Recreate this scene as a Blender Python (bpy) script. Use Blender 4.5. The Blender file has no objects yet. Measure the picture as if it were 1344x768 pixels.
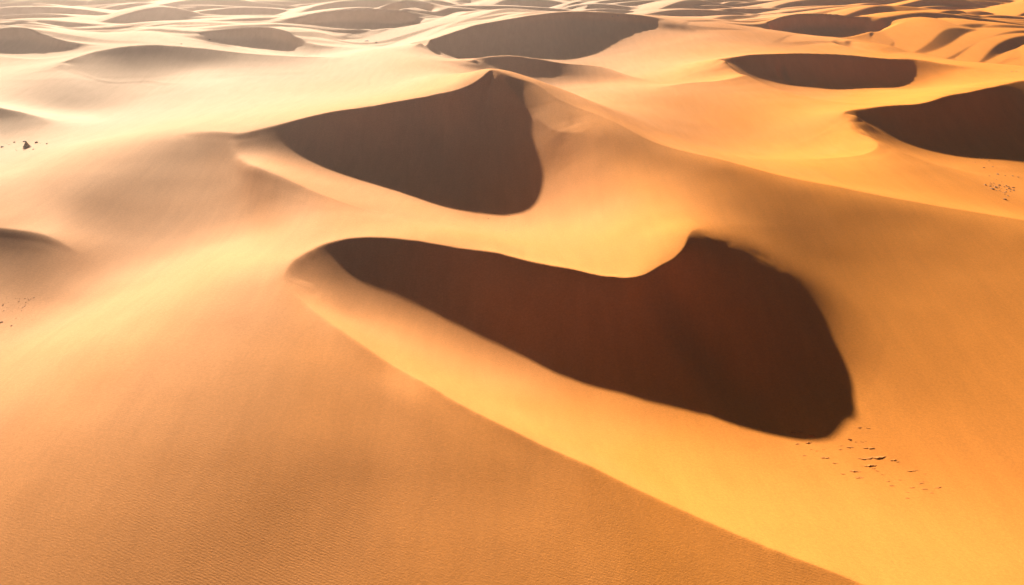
import bpy
import math, random, time
import numpy as np

T0 = time.time()
QUICK = False; LAM = 8e-3; HWT = .15
random.seed(7)

# ------------------------------------------------------------------ camera
CH = 80.0
F = 1055.0                       # focal length in px of a 1344 px wide frame
PITCH = math.radians(23.7)
CP, SP = math.cos(PITCH), math.sin(PITCH)
HORIZ = np.array([0.37, -0.929]); HORIZ /= np.linalg.norm(HORIZ)   # way the light travels over the ground
ELEV = math.radians(21.0)


def ray(px, py):
    a = (np.asarray(px, float) - 672) / F
    b = (384 - np.asarray(py, float)) / F
    return a, CP + b * SP, -SP + b * CP


def ground(px, py, h):
    """point of height h seen at pixel (px,py) -> world x,y"""
    dx, dy, dz = ray(px, py)
    t = (np.asarray(h, float) - CH) / dz
    return dx * t, dy * t


# ------------------------------------------------------------------ noise
def _hash(ix, iy, seed):
    n = (ix.astype(np.int64) * 374761393 + iy.astype(np.int64) * 668265263 + seed * 1442695041) & 0x7fffffff
    n = ((n ^ (n >> 13)) * 1274126177) & 0x7fffffff
    return ((n ^ (n >> 16)) & 0xffff) / 65535.0 * 2 - 1


def noise(x, y, seed=0):
    ix = np.floor(x); iy = np.floor(y)
    fx = x - ix; fy = y - iy
    fx = fx ** 3 * (fx * (fx * 6 - 15) + 10); fy = fy ** 3 * (fy * (fy * 6 - 15) + 10)
    a = _hash(ix, iy, seed); b = _hash(ix + 1, iy, seed)
    c = _hash(ix, iy + 1, seed); d = _hash(ix + 1, iy + 1, seed)
    return (a * (1 - fx) + b * fx) * (1 - fy) + (c * (1 - fx) + d * fx) * fy


def sstep(a, b, x):
    t = np.clip((x - a) / (b - a), 0, 1)
    return t * t * (3 - 2 * t)


# ------------------------------------------------------------------ crest lines
# (pixel x, pixel y, height, slope the lee side breaks by), w = drop / slope in metres
CRESTS = [
    # big ridge, left arm up to the summit
    (33, [(215, 184, 20.5, .0), (240, 175, 21.5, .05), (275, 170, 23, .12), (310, 167, 24.3, .2), (350, 158, 26, .35), (400, 149, 27.5, .52),
          (450, 141, 29, .66), (500, 130, 31, .76), (550, 115, 33.5, .8), (600, 101, 37, .82), (630, 92, 38.4, .8), (646, 87, 39, .65),
          (672, 107, 35.8, .42), (700, 132, 32.2, .34), (735, 149, 30.8, .3), (760, 158, 29.6, .12), (790, 168, 28.6, 0)]),
    # its far side, seen as the skyline of the right arm
    (26, [(1560, 324, 13, 0), (1450, 304, 15, .2), (1344, 284, 17, .3), (1200, 259, 19, .32), (1100, 241, 20.5, .34), (1000, 221, 22.5, .36), (900, 197.5, 25.2, .38), (852, 181, 27, .4),
          (785, 147, 30.5, .42), (731, 124, 33, .42), (700, 108, 35, .38), (670, 94, 38, .25), (650, 86, 39.2, 0)]),
    # hero crest of the front bowl
    (24, [(374, 371, 16.29, .0), (375, 362, 16.47, .25), (383, 349, 16.5, .3), (403, 334, 16.5, .36), (430, 321, 16.5, .40), (460, 315, 16.4, .44),
          (500, 314, 16.3, .5), (550, 317, 16.5, .62), (600, 322, 17, .75), (650, 327, 17.6, .86), (700, 333, 18.2, .9), (750, 341, 18.2, .9),
          (800, 347, 18.3, .88), (840, 349.5, 18.3, .85), (866, 345, 17.9, .8), (886, 333, 19.2, .72), (898, 318, 20.7, .58),
          (904, 304, 21.5, .36), (911, 296, 21.9, .16), (926, 290, 22.2, 0)]),
    # long ridge running down to the lower right
    (40, [(376, 372, 16.29, .0), (385, 385, 16.11, .05), (402, 402, 15.66, .12), (440, 432, 14.95, .22), (480, 458, 14.32, .27), (520, 483, 13.69, .3), (560, 508, 13.07, .3),
          (600, 532, 12.53, .3), (700, 581, 11.28, .3), (800, 626, 10.11, .28), (900, 670, 9.129, .27), (1000, 714, 8.234, .25), (1140, 770, 7.16, .25),
          (1300, 840, 6.265, .2), (1450, 900, 5.37, 0)]),
    # rim of the second bowl
    (30, [(312, 190, 19.24, 0), (310, 200, 18.97, .1), (318, 212, 18.62, .2), (345, 229, 17.9, .26), (400, 250, 16.83, .24), (450, 264, 16.11, .2), (520, 279, 15.21, .12), (600, 292, 13.87, 0)]),
    # left edge hollow
    (14, [(-120, 296, 16, .2), (-40, 300, 15.5, .28), (0, 305, 14.4, .3), (40, 310, 14, .25), (75, 314, 13.8, .15), (110, 320, 13.5, 0)]),
    # right dune with the dark bowl
    (24, [(1108, 152, 20.6, 0), (1107, 148, 21, .35), (1120, 142, 22, .6), (1150, 136, 23.8, .78), (1200, 127, 26.4, .8), (1240, 117, 28, .8), (1270, 111, 29.2, .8),
          (1300, 107, 28.2, .66), (1344, 104, 26, .45), (1400, 102, 26, .6), (1480, 105, 22, 0)]),
    # its front tongue
    (9, [(1040, 217, 12, 0), (1090, 215, 14, .12), (1128, 210, 15.3, .2), (1147, 203, 16.1, .25), (1151, 196, 16.6, .25), (1146, 189, 17, .22), (1130, 173, 18.6, .18), (1116, 158, 20, .1), (1108, 149, 21, 0)]),
    # second right dune
    (20, [(941, 80, 21, 0), (944, 77, 21.4, .4), (960, 73, 23.2, .65), (1000, 70, 23.6, .8), (1050, 68, 24, .82), (1100, 69, 23.8, .82), (1150, 71, 23.2, .8),
          (1200, 75, 22.2, .75), (1240, 83, 20.7, .65), (1285, 97, 17.2, 0)]),
    (8, [(850, 127, 12, 0), (894, 124, 13, .15), (940, 118, 14.6, .22), (970, 111, 15.8, .25), (978, 104, 16.8, .22), (966, 95, 18, .18), (950, 85, 19.3, .1), (941, 79, 20, 0)]),
    # dune behind the summit
    (28, [(540, 68, 18, 0), (545, 63, 19, .4), (560, 54, 21.5, .7), (580, 44, 24.5, .8), (600, 37, 26.5, .82), (625, 31, 28, .82), (650, 28, 28.5, .82),
          (700, 22, 29.5, .8), (760, 20, 29, .7), (800, 22, 28, .6), (840, 27, 26, .45), (880, 34, 23, 0)]),
    (19, [(620, 80, 20, 0), (624, 76, 21.5, .4), (640, 71.5, 23, .75), (665, 70, 23.8, .86), (695, 73, 23, .86), (725, 77, 21.5, .7), (760, 79, 20, .4), (820, 80, 18, 0)]),
    # left far dunes
    (18, [(74, 88, 15, 0), (80, 83, 16.5, .35), (100, 75, 19, .45), (130, 65, 22, .52), (160, 59, 24, .54), (200, 56, 25, .54), (260, 59, 24, .5), (330, 66, 21, .4), (390, 70, 18.5, .4), (450, 73, 16, 0)]),
    (30, [(40, 94, 13, 0), (75, 89, 15, .05), (100, 90, 16, .12), (140, 92, 16.5, .16), (190, 91, 16.5, .16), (215, 96, 16, .12), (245, 106, 14, 0)]),
    (16, [(-90, 60, 16, .3), (-40, 50, 19, .5), (0, 47, 20, .54), (30, 46.5, 20, .54), (60, 52, 18.5, .5), (95, 60, 16, .4), (140, 68, 13, 0)]),
    (14, [(255, 56, 11, 0), (290, 50, 13, .4), (340, 46, 15, .65), (380, 52, 14, .7), (420, 62, 12.5, .6), (460, 69, 10, 0)]),
    (14, [(-80, 128, 16, .5), (-30, 134, 15, .6), (0, 140, 14, .6), (25, 146, 12.5, .5), (65, 158, 10, 0)]),
    (14, [(1000, 50, 11, 0), (1006, 46, 12.5, .5), (1030, 38, 15, .8), (1060, 35, 16, .82), (1090, 34, 16, .75), (1120, 37, 14.5, .4), (1150, 40, 13, 0)]),
    (7, [(1117, 57, 14.5, 0), (1122, 58, 14.5, .25), (1145, 63, 14.2, .35), (1170, 68, 13.7, .25), (1220, 76, 13, 0)]),
    (14, [(360, 40, 12, 0), (400, 33, 15, .5), (440, 28, 17, .7), (480, 29, 16.5, .7), (530, 33, 14.5, .5), (570, 37, 13, 0)]),
    (8, [(490, 30, 11, 0), (515, 18, 17, .55), (532, 11, 20, .7), (550, 15, 17, .6), (590, 28, 11, 0)]),
]

# ------------------------------------------------------------------ heights at points
HP = [
    # front bowl floor, under the shadow and round it
    (470, 380, 11.8), (520, 380, 10.4), (560, 412, 8.4), (440, 400, 12.5), (650, 460, 5), (750, 480, 1.5), (850, 520, 1), (950, 545, 1.3), (1040, 565, 1), (1110, 530, 1.8),
    (1125, 480, 3.5), (1000, 480, 2), (900, 450, 3), (800, 430, 2.5), (700, 400, 4.5), (600, 370, 9), (1000, 410, 6),
    (1200, 560, -0.5), (1320, 560, -1), (1200, 450, 3), (1320, 450, 2.5), (1200, 660, 0.3), (1320, 700, 0.5), (1060, 640, 2.2),
    (1200, 350, 9.5), (1320, 350, 9),
    (990, 297, 18.35), (1060, 290, 16.56),
    # lower left slope
    (0, 768, 8), (300, 768, 6.5), (600, 768, 6), (900, 768, 6.5), (0, 620, 9), (250, 560, 10.92), (0, 500, 12.08), (120, 440, 13.87), (250, 400, 15.21),
    # left hollow
    (20, 360, 8), (20, 410, 7), (90, 370, 8.5),
    # second bowl floor and plateau
    (480, 205, 14), (560, 245, 8), (640, 272, 5.3), (700, 281, 4.8), (740, 272, 5.3), (750, 240, 8), (640, 200, 11), (560, 180, 16), (700, 230, 7),
    (800, 285, 10.5), (860, 275, 11.63), (700, 300, 8.055), (380, 225, 13.43),
    (500, 290, 15.39), (420, 300, 16.38), (300, 345, 15.66),
    # left upper slope
    (180, 260, 13), (100, 270, 9), (80, 230, 12), (150, 200, 18), (0, 235, 16), (30, 190, 13), (0, 180, 10.5),
    (150, 165, 14), (300, 140, 16), (450, 110, 20), (560, 92, 28), (620, 76, 30),
    (85, 150, 3.5), (20, 170, 6), (40, 120, 8), (250, 125, 11), (400, 112, 12), (300, 100, 12), (480, 95, 12), (200, 88, 14.5), (400, 92, 12),
    # behind the summit
    (700, 108, 24), (731, 124, 30), (785, 147, 30), (852, 181, 27),
    (718, 108, 8), (745, 130, 7), (800, 145, 5), (880, 165, 4), (960, 190, 5), (800, 110, 11), (850, 100, 12.5), (900, 90, 15), (760, 90, 13),
    (1000, 150, 10), (1050, 130, 11), (1000, 210, 7), (1080, 190, 12), (920, 150, 8), (700, 78, 5.5), (745, 78, 5), (600, 78, 8), (560, 74, 10), (820, 65, 9),
    (1030, 119, 6), (1080, 119, 6), (1150, 112, 7), (1250, 102, 9), (1000, 100, 9),
    (1290, 225, 5), (1240, 215, 5.5), (1180, 170, 11), (1330, 190, 6), (1335, 215, 5.5), (1300, 250, 5.5), (1150, 225, 9), (1250, 245, 8), (1340, 270, 8),
    (900, 60, 8), (1000, 56, 6), (1100, 58, 6), (1250, 60, 12), (1340, 70, 10), (1200, 90, 12), (900, 45, 8),
    (60, 80, 6), (110, 80, 7), (0, 80, 6), (350, 75, 7), (430, 75, 6), (470, 50, 7), (300, 40, 6), (100, 40, 5), (-40, 100, 8), (520, 45, 7),
    # outside the frame
    (-250, 520, 10), (-250, 350, 10), (-250, 220, 12), (-200, 700, 8), (-250, 120, 8), (672, 1000, 3), (300, 1000, 3), (1100, 1000, 4), (1600, 800, 3), (1600, 600, 2),
    (1600, 450, 4), (1600, 250, 6), (1600, 180, 6), (1560, 120, 8), (1600, 70, 8), (-200, 1000, 4), (672, 1500, 0), (-600, 1500, 0), (1900, 1500, 0), (2000, 600, 3), (-700, 500, 5),
]

STRONG = {(650, 460), (750, 480), (850, 520), (950, 545), (1040, 565), (1110, 530), (1125, 480), (1000, 480), (900, 450), (800, 430), (700, 400), (600, 370), (1000, 410),
          (560, 245), (640, 272), (700, 281), (740, 272), (750, 240), (640, 200), (560, 180), (700, 230), (718, 108), (700, 78), (745, 78), (600, 78),
          (1030, 119), (1080, 119), (1150, 112), (1290, 225), (1240, 215), (1330, 190), (1335, 215), (1180, 170), (85, 150), (20, 170), (60, 80), (350, 75), (1000, 56), (1060, 56),
          (1100, 58), (0, 80), (700, 108), (731, 124), (785, 147), (852, 181), (990, 297), (1060, 290), (300, 1000), (672, 1000), (1100, 1000), (-200, 1000)}

SPUR = [(945, 291, 22.2), (970, 297, 21.8), (1000, 314, 19.8), (1035, 342, 16), (1066, 378, 11), (1075, 530, 1.8), (1100, 512, 2.4), (1050, 545, 1.8)]
HP += SPUR; STRONG |= {(p_[0], p_[1]) for p_ in SPUR}

# ------------------------------------------------------------------ slope towards the light's way, read off how lit each place is
SPT = [
    (800, [(-150, -.1), (30, -.11), (200, -.12), (400, -.15), (650, -.16), (900, -.16), (1100, -.16), (1300, .04)]),
    (840, [(100, -.12), (500, -.15), (800, -.15)]),
    (600, [(-100, -.07), (1420, -.1)]),
    (740, [(30, -.12), (200, -.12), (350, -.16), (500, -.17), (700, -.15), (900, -.17), (1050, -.17), (1200, .03), (1320, .05)]),
    (680, [(30, -.1), (200, -.12), (350, -.19), (450, -.19), (600, -.15), (800, -.14), (1000, .03), (1150, .05), (1320, 0)]),
    (620, [(30, -.07), (200, -.1), (400, -.18), (480, -.2), (600, -.15), (700, -.14), (850, .06), (1000, .03), (1150, -.04), (1320, -.08)]),
    (560, [(30, -.03), (200, -.08), (400, -.12), (500, -.18), (580, -.15), (700, .08), (800, .03), (900, -.04), (1200, -.1), (1320, -.1)]),
    (500, [(30, .05), (150, -.04), (300, -.09), (450, -.12), (575, .1), (650, .05), (715, -.05), (1180, -.12), (1320, -.12)]),
    (440, [(30, .1), (120, .12), (250, -.02), (380, -.08), (480, .1), (560, -.08), (615, -.22), (1160, -.15), (1300, -.13)]),
    (390, [(30, -.18), (90, -.1), (150, .1), (250, .08), (330, -.05), (430, -.1), (480, -.22), (540, -.36), (1120, -.18), (1200, -.15), (1320, -.14)]),
    (340, [(80, -.2), (130, -.14), (220, -.03), (300, .1), (350, .13), (1000, -.35), (1070, -.32), (1150, -.22), (1300, -.17)]),
    (300, [(130, -.15), (180, -.17), (250, -.1), (350, -.02), (420, .1), (500, .13), (600, .14), (700, .12), (800, .12), (870, .1), (955, -.32), (1000, -.32), (1080, -.33), (1200, -.24), (1320, -.18)]),
    (260, [(20, .02), (80, -.12), (130, -.25), (180, -.16), (260, -.11), (340, -.05), (400, .03), (560, -.12), (790, -.1), (850, -.12), (950, -.22), (1050, -.27), (1150, -.27), (1250, -.22)]),
    (220, [(20, .05), (80, -.02), (130, -.08), (180, -.14), (250, -.13), (300, -.12), (348, .12), (400, .03), (450, -.08), (500, -.2), (790, -.27), (850, -.23), (950, -.24)]),
    (192, [(20, .05), (120, .08), (205, -.14), (260, -.17), (300, -.2), (350, -.15), (400, -.28)]),
    (160, [(100, .03), (200, .05)]),
    (150, [(60, .0), (300, .08)]),
    (128, [(150, -.12), (250, 0), (400, .06), (460, .08), (60, -.12), (100, -.3)]),
    (100, [(555, .12), (60, -.05), (150, -.2), (250, .05)]),
    (285, [(620, -.15), (750, .06), (680, -.02)]),
    # valley behind the big ridge
    (170, [(850, -.33), (900, -.38), (950, -.2), (1000, -.08), (1050, .0), (1100, .04)]),
    (200, [(1000, .02), (1060, .04), (1110, .05), (1200, -.15)]),
    (140, [(820, -.2), (880, -.25), (930, -.18), (1000, -.12), (1060, -.08)]),
    (112, [(760, -.1), (820, .0), (880, .05), (930, .07)]),
    (90, [(800, -.15), (880, -.02), (925, .08), (1300, .02)]),
    (230, [(1080, -.18), (1150, -.15), (1200, -.18)]),
    (250, [(1250, -.15), (1310, -.1)]),
]

# more places
DPT2 = [
    (34, 115, -.08), (69, 109, -.14), (115, 103, -.12), (166, 103, -.1), (86, 137, -.4), (103, 126, -.34), (57, 132, -.26), (34, 129, -.15), (132, 132, -.16), (172, 120, -.06),
    (17, 160, -.38), (46, 160, -.28), (57, 153, .1), (115, 150, .08), (172, 143, 0), (229, 132, 0), (286, 114, .1), (200, 114, .02), (258, 103, .1), (343, 132, .03), (400, 126, .04), (240, 166, .08), (185, 183, .06),
    (57, 206, .02), (115, 195, .1), (29, 229, .08), (5, 240, .1), (189, 206, -.17), (229, 195, -.24), (275, 183, -.26), (320, 186, -.3), (132, 246, -.22), (109, 275, -.31), (132, 286, -.27), (166, 252, -.25),
    (200, 240, -.21), (240, 240, -.15), (286, 218, -.14), (286, 263, -.11), (74, 252, -.12), (46, 269, -.03), (34, 297, .1), (86, 307, .05), (69, 323, -.25), (23, 332, -.42), (11, 318, -.42), (57, 343, -.27), (97, 343, -.19),
    (29, 366, -.27), (57, 389, -.19), (114, 366, -.1), (137, 326, -.18), (172, 366, .1), (229, 343, .13), (286, 326, .14), (343, 309, .14), (400, 292, .14), (86, 418, .1), (143, 395, .12), (258, 389, .02), (315, 372, -.02),
    (343, 389, -.09), (286, 423, -.08), (200, 423, 0), (229, 286, -.15), (286, 286, -.09), (189, 320, -.11), (343, 269, -.08), (160, 343, -.05), (343, 206, .14), (372, 223, .14), (400, 235, .12), (435, 252, .12), (400, 200, -.2), (435, 206, -.27),
    (772, 40, -.08), (822, 35, -.12), (797, 55, -.3), (847, 52, 0), (897, 55, .02), (722, 95, -.3), (772, 95, -.22), (807, 100, -.3), (837, 95, -.12), (872, 85, -.02), (912, 85, .08), (952, 100, .1), (922, 115, .1), (872, 120, .1),
    (797, 120, .06), (757, 115, -.02), (797, 140, -.25), (847, 160, -.36), (887, 167, -.36), (822, 150, -.3), (922, 150, -.14), (972, 130, -.06), (1022, 135, -.02), (972, 175, -.08), (922, 190, -.12), (997, 200, .08), (1072, 190, .06),
    (1122, 200, .1), (1047, 160, .02), (1097, 145, .04), (1147, 120, .1), (1197, 115, .1), (1247, 107, .1), (1172, 210, -.14), (1222, 230, -.15), (1132, 150, -.38), (1162, 170, -.4), (1197, 200, -.1), (1247, 220, -.05),
    (1297, 125, -.36), (1322, 150, -.4), (1287, 130, -.38), (1342, 125, -.26), (747, 165, -.22), (772, 175, -.24), (822, 190, -.25), (772, 225, -.2), (822, 225, -.16), (872, 230, -.15), (922, 230, -.22), (972, 250, -.27), (1047, 260, -.3),
    (1022, 290, -.34), (1097, 280, -.31), (1172, 280, -.26), (797, 270, -.06), (847, 280, .02), (772, 295, .12), (872, 300, .13), (897, 280, -.08), (1247, 300, -.2), (1322, 310, -.16), (1147, 340, -.23), (1222, 350, -.17),
]
# inside the dark sides
DPT = [
    (330, 205, .12), (350, 216, .14), (385, 230, .14), (430, 246, .13), (480, 259, .12), (540, 270, .1), (600, 284, .06), (650, 292, .08), (310, 215, -.1), (340, 240, -.1), (390, 262, -.06), (400, 208, 0), (440, 228, .02),
    (704, 158, -.27), (720, 188, -.27), (732, 210, -.26), (740, 238, -.22), (765, 200, -.25), (775, 235, -.18), (672, 150, -.42), (680, 190, -.45),
    (420, 190, -.3), (470, 208, -.25), (520, 232, -.2), (570, 258, -.16), (480, 230, -.02), (530, 252, -.02),
    (405, 350, -.33), (395, 362, -.24), (420, 372, -.2), (440, 392, -.08), (412, 388, .02), (450, 350, -.4), (470, 380, -.28), (440, 412, .1), (470, 428, .1),
    (500, 462, .12), (600, 520, .14), (680, 560, .14), (760, 598, .13), (850, 640, .12), (950, 684, .1), (1050, 720, .1), (1200, 760, .08), (600, 470, 0), (680, 510, .02), (560, 430, -.14), (600, 450, -.12), (660, 478, -.08),
    (470, 465, -.13), (520, 500, -.19), (600, 560, -.16), (700, 610, -.15), (800, 655, -.15), (900, 700, -.15), (430, 600, -.2), (500, 530, -.21), (380, 650, -.2), (560, 600, -.16), (300, 720, -.17), (150, 620, -.09), (100, 690, -.11),
    (690, 114, -.05), (720, 133, -.05), (760, 150, -.06), (770, 170, -.24), (830, 190, -.25), (900, 215, -.24), (1000, 240, -.25), (1100, 262, -.26), (1200, 280, -.24), (1320, 300, -.2), (1050, 320, -.33),
    (770, 260, -.1), (760, 220, -.2), (800, 240, -.16), (870, 262, -.14), (900, 285, -.1), (930, 275, -.2),
    (60, 110, -.2), (150, 130, -.25), (200, 112, -.12), (100, 115, -.3), (120, 150, -.15), (240, 145, .05), (330, 130, .05), (200, 140, -.02),
    (60, 450, .1), (200, 380, .1), (300, 330, .12), (130, 410, .1), (60, 520, .03), (180, 440, .06), (330, 350, .1), (300, 385, .0), (200, 460, -.02), (100, 560, -.02),
    (230, 300, -.12), (270, 290, -.1), (170, 330, -.12), (320, 275, -.08), (60, 375, -.2), (60, 400, -.15), (20, 440, -.08),
    (1200, 520, -.12), (1260, 430, -.14), (1150, 600, -.1), (1250, 640, -.07), (1100, 640, .0), (1180, 690, .05),
    (860, 150, -.33), (900, 160, -.34), (860, 180, -.25), (940, 175, -.15), (1120, 185, .06), (1140, 200, .07), (1040, 175, -.02), (1170, 205, -.12), (1220, 225, -.12), (1160, 230, -.15), (1290, 262, -.12),
    (470, 335, -.5), (430, 335, -.36), (500, 345, -.42), (560, 345, -.5), (650, 390, -.6), (720, 400, -.58), (740, 440, -.45), (680, 430, -.42), (780, 400, -.58), (650, 350, -.62), (750, 365, -.62), (850, 370, -.62), (900, 350, -.6), (940, 303, -.28), (930, 300, -.24), (945, 306, -.26), (965, 308, -.26), (985, 320, -.3), (1016, 346, -.36), (1045, 376, -.41), (1070, 405, -.42), (1090, 430, -.33), (1106, 455, -.26), (950, 335, -.38), (985, 345, -.38), (980, 375, -.5), (1030, 410, -.5), (1060, 450, -.48), (1090, 480, -.4), (1010, 440, -.48), (1000, 298, -.3), (1062, 340, -.3), (1092, 375, -.24), (1130, 420, -.19), (1155, 470, -.14),
    (820, 440, -.45), (900, 440, -.45), (800, 475, -.15), (950, 520, -.15), (1050, 530, -.2), (1000, 500, -.3), (640, 430, -.3),
    (500, 370, -.42), (560, 400, -.38), (600, 425, -.32),
    (400, 160, -.45), (450, 155, -.55), (550, 135, -.6), (620, 110, -.6), (500, 180, -.5), (600, 170, -.55), (450, 185, -.4), (560, 215, -.35), (650, 220, -.4), (710, 230, -.35),
    (620, 250, -.15), (690, 268, -.1), (740, 250, -.1),
    (20, 320, -.4), (55, 320, -.33), (90, 330, -.24), (20, 345, -.34), (40, 370, -.24), (130, 345, -.17), (130, 262, -.29), (170, 235, -.23), (210, 210, -.25), (100, 290, -.17), (250, 200, -.23), (230, 240, -.19), (85, 132, -.4), (115, 140, -.36), (145, 112, -.22), (60, 130, -.26),
    (1160, 150, -.6), (1220, 140, -.6), (1290, 130, -.5), (1330, 125, -.4), (1180, 175, -.5), (1240, 175, -.5), (1290, 170, -.45), (1240, 205, -.2), (1290, 210, -.1),
    (980, 82, -.55), (1050, 80, -.6), (1150, 82, -.6), (1220, 88, -.5), (1050, 108, -.2), (1120, 108, -.2), (1000, 95, -.45),
    (580, 60, -.5), (640, 45, -.6), (700, 40, -.6), (780, 35, -.22), (850, 40, -.18), (620, 72, -.2), (700, 68, -.3), (740, 72, -.1), (820, 55, -.4),
    (660, 78, -.55), (700, 90, -.3), (800, 80, -.1), (130, 72, -.46), (200, 66, -.46), (300, 70, -.4), (380, 78, -.18), (130, 82, -.2), (220, 82, -.2),
    (20, 56, -.42), (60, 62, -.36), (370, 58, -.5), (420, 66, -.4), (10, 150, -.5), (20, 165, -.3), (1040, 44, -.5),
]


def catmull(P, n=8):
    P = np.asarray(P, float)
    out = []
    for i in range(len(P) - 1):
        p0 = P[max(i - 1, 0)]; p1 = P[i]; p2 = P[i + 1]; p3 = P[min(i + 2, len(P) - 1)]
        d01 = max(np.linalg.norm((p1 - p0)[:2]), 1e-6) ** .5; d12 = max(np.linalg.norm((p2 - p1)[:2]), 1e-6) ** .5
        d23 = max(np.linalg.norm((p3 - p2)[:2]), 1e-6) ** .5
        m1 = (p2 - p1); m2 = (p2 - p1)
        if i > 0:
            m1 = (p1 - p0) / d01 - (p2 - p0) / (d01 + d12) + (p2 - p1) / d12; m1 = m1 * d12
        if i < len(P) - 2:
            m2 = (p2 - p1) / d12 - (p3 - p1) / (d12 + d23) + (p3 - p2) / d23; m2 = m2 * d12
        for k in range(n):
            t = k / n
            out.append((2 * t**3 - 3 * t**2 + 1) * p1 + (t**3 - 2 * t**2 + t) * m1 + (-2 * t**3 + 3 * t**2) * p2 + (t**3 - t**2) * m2)
    out.append(P[-1])
    return np.array(out)


CURVES = []
for w, pts in CRESTS:
    A = np.array(pts, float)
    gx, gy = ground(A[:, 0], A[:, 1], A[:, 2])
    Q = catmull(np.stack([gx, gy, A[:, 3], A[:, 2]], 1))
    Q[:, 2] = np.clip(Q[:, 2], 0, 2)
    CURVES.append((w, Q))


def resample(Q, step=2.5):
    L = np.concatenate([[0], np.cumsum(np.hypot(np.diff(Q[:, 0]), np.diff(Q[:, 1])))])
    n = int(min(max(24, L[-1] / step), 150)); u = (np.arange(n) + .5) / n * L[-1]
    x = np.interp(u, L, Q[:, 0]); y = np.interp(u, L, Q[:, 1]); s = np.interp(u, L, Q[:, 2])
    tx = np.gradient(x); ty = np.gradient(y); m = np.hypot(tx, ty)
    return np.stack([x, y, s, ty / m, -tx / m], 1), L[-1] / n      # right-hand normal points to the lee side


SAMP = [resample(Q) for w, Q in CURVES]


def kinks(x, y):
    """how far the lee side of every crest falls below the smooth dune body"""
    out = np.zeros_like(x)
    for (w, Q), (R, ds) in zip(CURVES, SAMP):
        m = 3 * w
        sel = np.nonzero((x > Q[:, 0].min() - m) & (x < Q[:, 0].max() + m) & (y > Q[:, 1].min() - m) & (y < Q[:, 1].max() + m))[0]
        if len(sel) == 0:
            continue
        X = x[sel]; Y = y[sel]
        best = np.full(X.shape, 1e18); sd = np.zeros_like(X); sn = np.zeros_like(X); an = np.ones_like(X)
        for i in range(len(Q) - 1):
            ax, ay, sa = Q[i, :3]; bx, by, sb = Q[i + 1, :3]
            ex, ey = bx - ax, by - ay
            L2 = ex * ex + ey * ey + 1e-12
            t = np.clip(((X - ax) * ex + (Y - ay) * ey) / L2, 0, 1)
            dx = X - (ax + t * ex); dy = Y - (ay + t * ey)
            d2 = dx * dx + dy * dy
            nb = d2 < best
            best = np.where(nb, d2, best)
            sn = np.where(nb, sa + t * (sb - sa), sn)
            an = np.where(nb, np.abs(ey * dx - ex * dy) / np.sqrt(L2 * d2 + 1e-12), an) if i in (0, len(Q) - 2) else np.where(nb, 1., an)
            sd = np.where(nb, ey * dx - ex * dy, sd)      # >0 on the right hand side of the walk
        keep = np.nonzero(best < m * m)[0]
        sel = sel[keep]; X = X[keep]; Y = Y[keep]; d = np.sqrt(best[keep]); sn = np.where(sd[keep] > 0, sn[keep], 0); an = np.clip(an[keep] * 1.3, 0, 1)
        num = np.zeros_like(X); den = np.zeros_like(X) + 1e-30
        e2 = (.15 * ds) ** 2
        for px, py, s, nx, ny in R:
            dx = X - px; dy = Y - py
            d2 = dx * dx + dy * dy
            wt = 1.0 / (d2 + e2) ** 2.5
            cf = (nx * dx + ny * dy) / np.sqrt(d2 + 1e-9)
            num += wt * s * cf; den += wt
        sl = np.maximum(num / den / .86, 0); sl = sl * sl / (sl + .05) * 1.06
        k = sstep(.9 * ds, 2.6 * ds, d); sl = sn * an * (1 - k) + sl * k; k = sstep(2.5 * ds, 6 * ds, d)
        dsm = (den * ds / (4 / 3)) ** -.25
        d = d * (1 - k) + dsm * k
        out[sel] -= sl * w * np.tanh(d / w) * np.exp(-(d / (1.9 * w)) ** 4) * (1 - sstep(2.1 * w, 2.9 * w, d))
    return out


# ------------------------------------------------------------------ smooth body: thin plate in (azimuth, log distance)
def tp(x, y):
    return np.arctan2(x, y), .5 * np.log(x * x + y * y + 1e-9)


def remap(g):
    return np.interp(g, [-.62, -.5, -.36, -.2, -.1, 0, .05, .1, .14], [-.60, -.5, -.345, -.22, -.115, .02, .13, .25, .32])


def crest_sides():
    # points just up-wind (bright) and down-wind (dark) of every sharp crest
    o = []
    for w, Q in CURVES:
        for i in range(2, len(Q) - 2, 1):
            if Q[i, 2] < .5: continue
            t = Q[i + 1, :2] - Q[i - 1, :2]; t = t / np.linalg.norm(t); n = np.array([t[1], -t[0]])
            if n @ HORIZ < .35: continue
            k = Q[i, 1] / 200
            gl = max(-.6, .12 - Q[i, 2] * (n @ HORIZ))
            for d, g in ((-2.5, .16), (-9, .15), (2.5, gl), (8, gl)):
                o.append((Q[i, 0] + n[0] * d * k, Q[i, 1] + n[1] * d * k, g))
    Q = CURVES[1][1]
    for i in range(3, len(Q) - 3):
        t = Q[i + 1, :2] - Q[i - 1, :2]; t = t / np.linalg.norm(t); n = np.array([t[1], -t[0]]); k = Q[i, 1] / 200
        near = -.24 if Q[i, 0] > 20 else -.06
        for d, g in ((3, .17), (10, .15), (-3, near), (-9, near)):
            if d < -3 and Q[i, 0] <= 20: continue
            o.append((Q[i, 0] + n[0] * d * k, Q[i, 1] + n[1] * d * k, g))
    return np.array(o)


CSIDE = crest_sides()
CSIDE = CSIDE[(CSIDE[:, 2] < .1) | (kinks(CSIDE[:, 0].copy(), CSIDE[:, 1].copy()) > -.35)]


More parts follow.
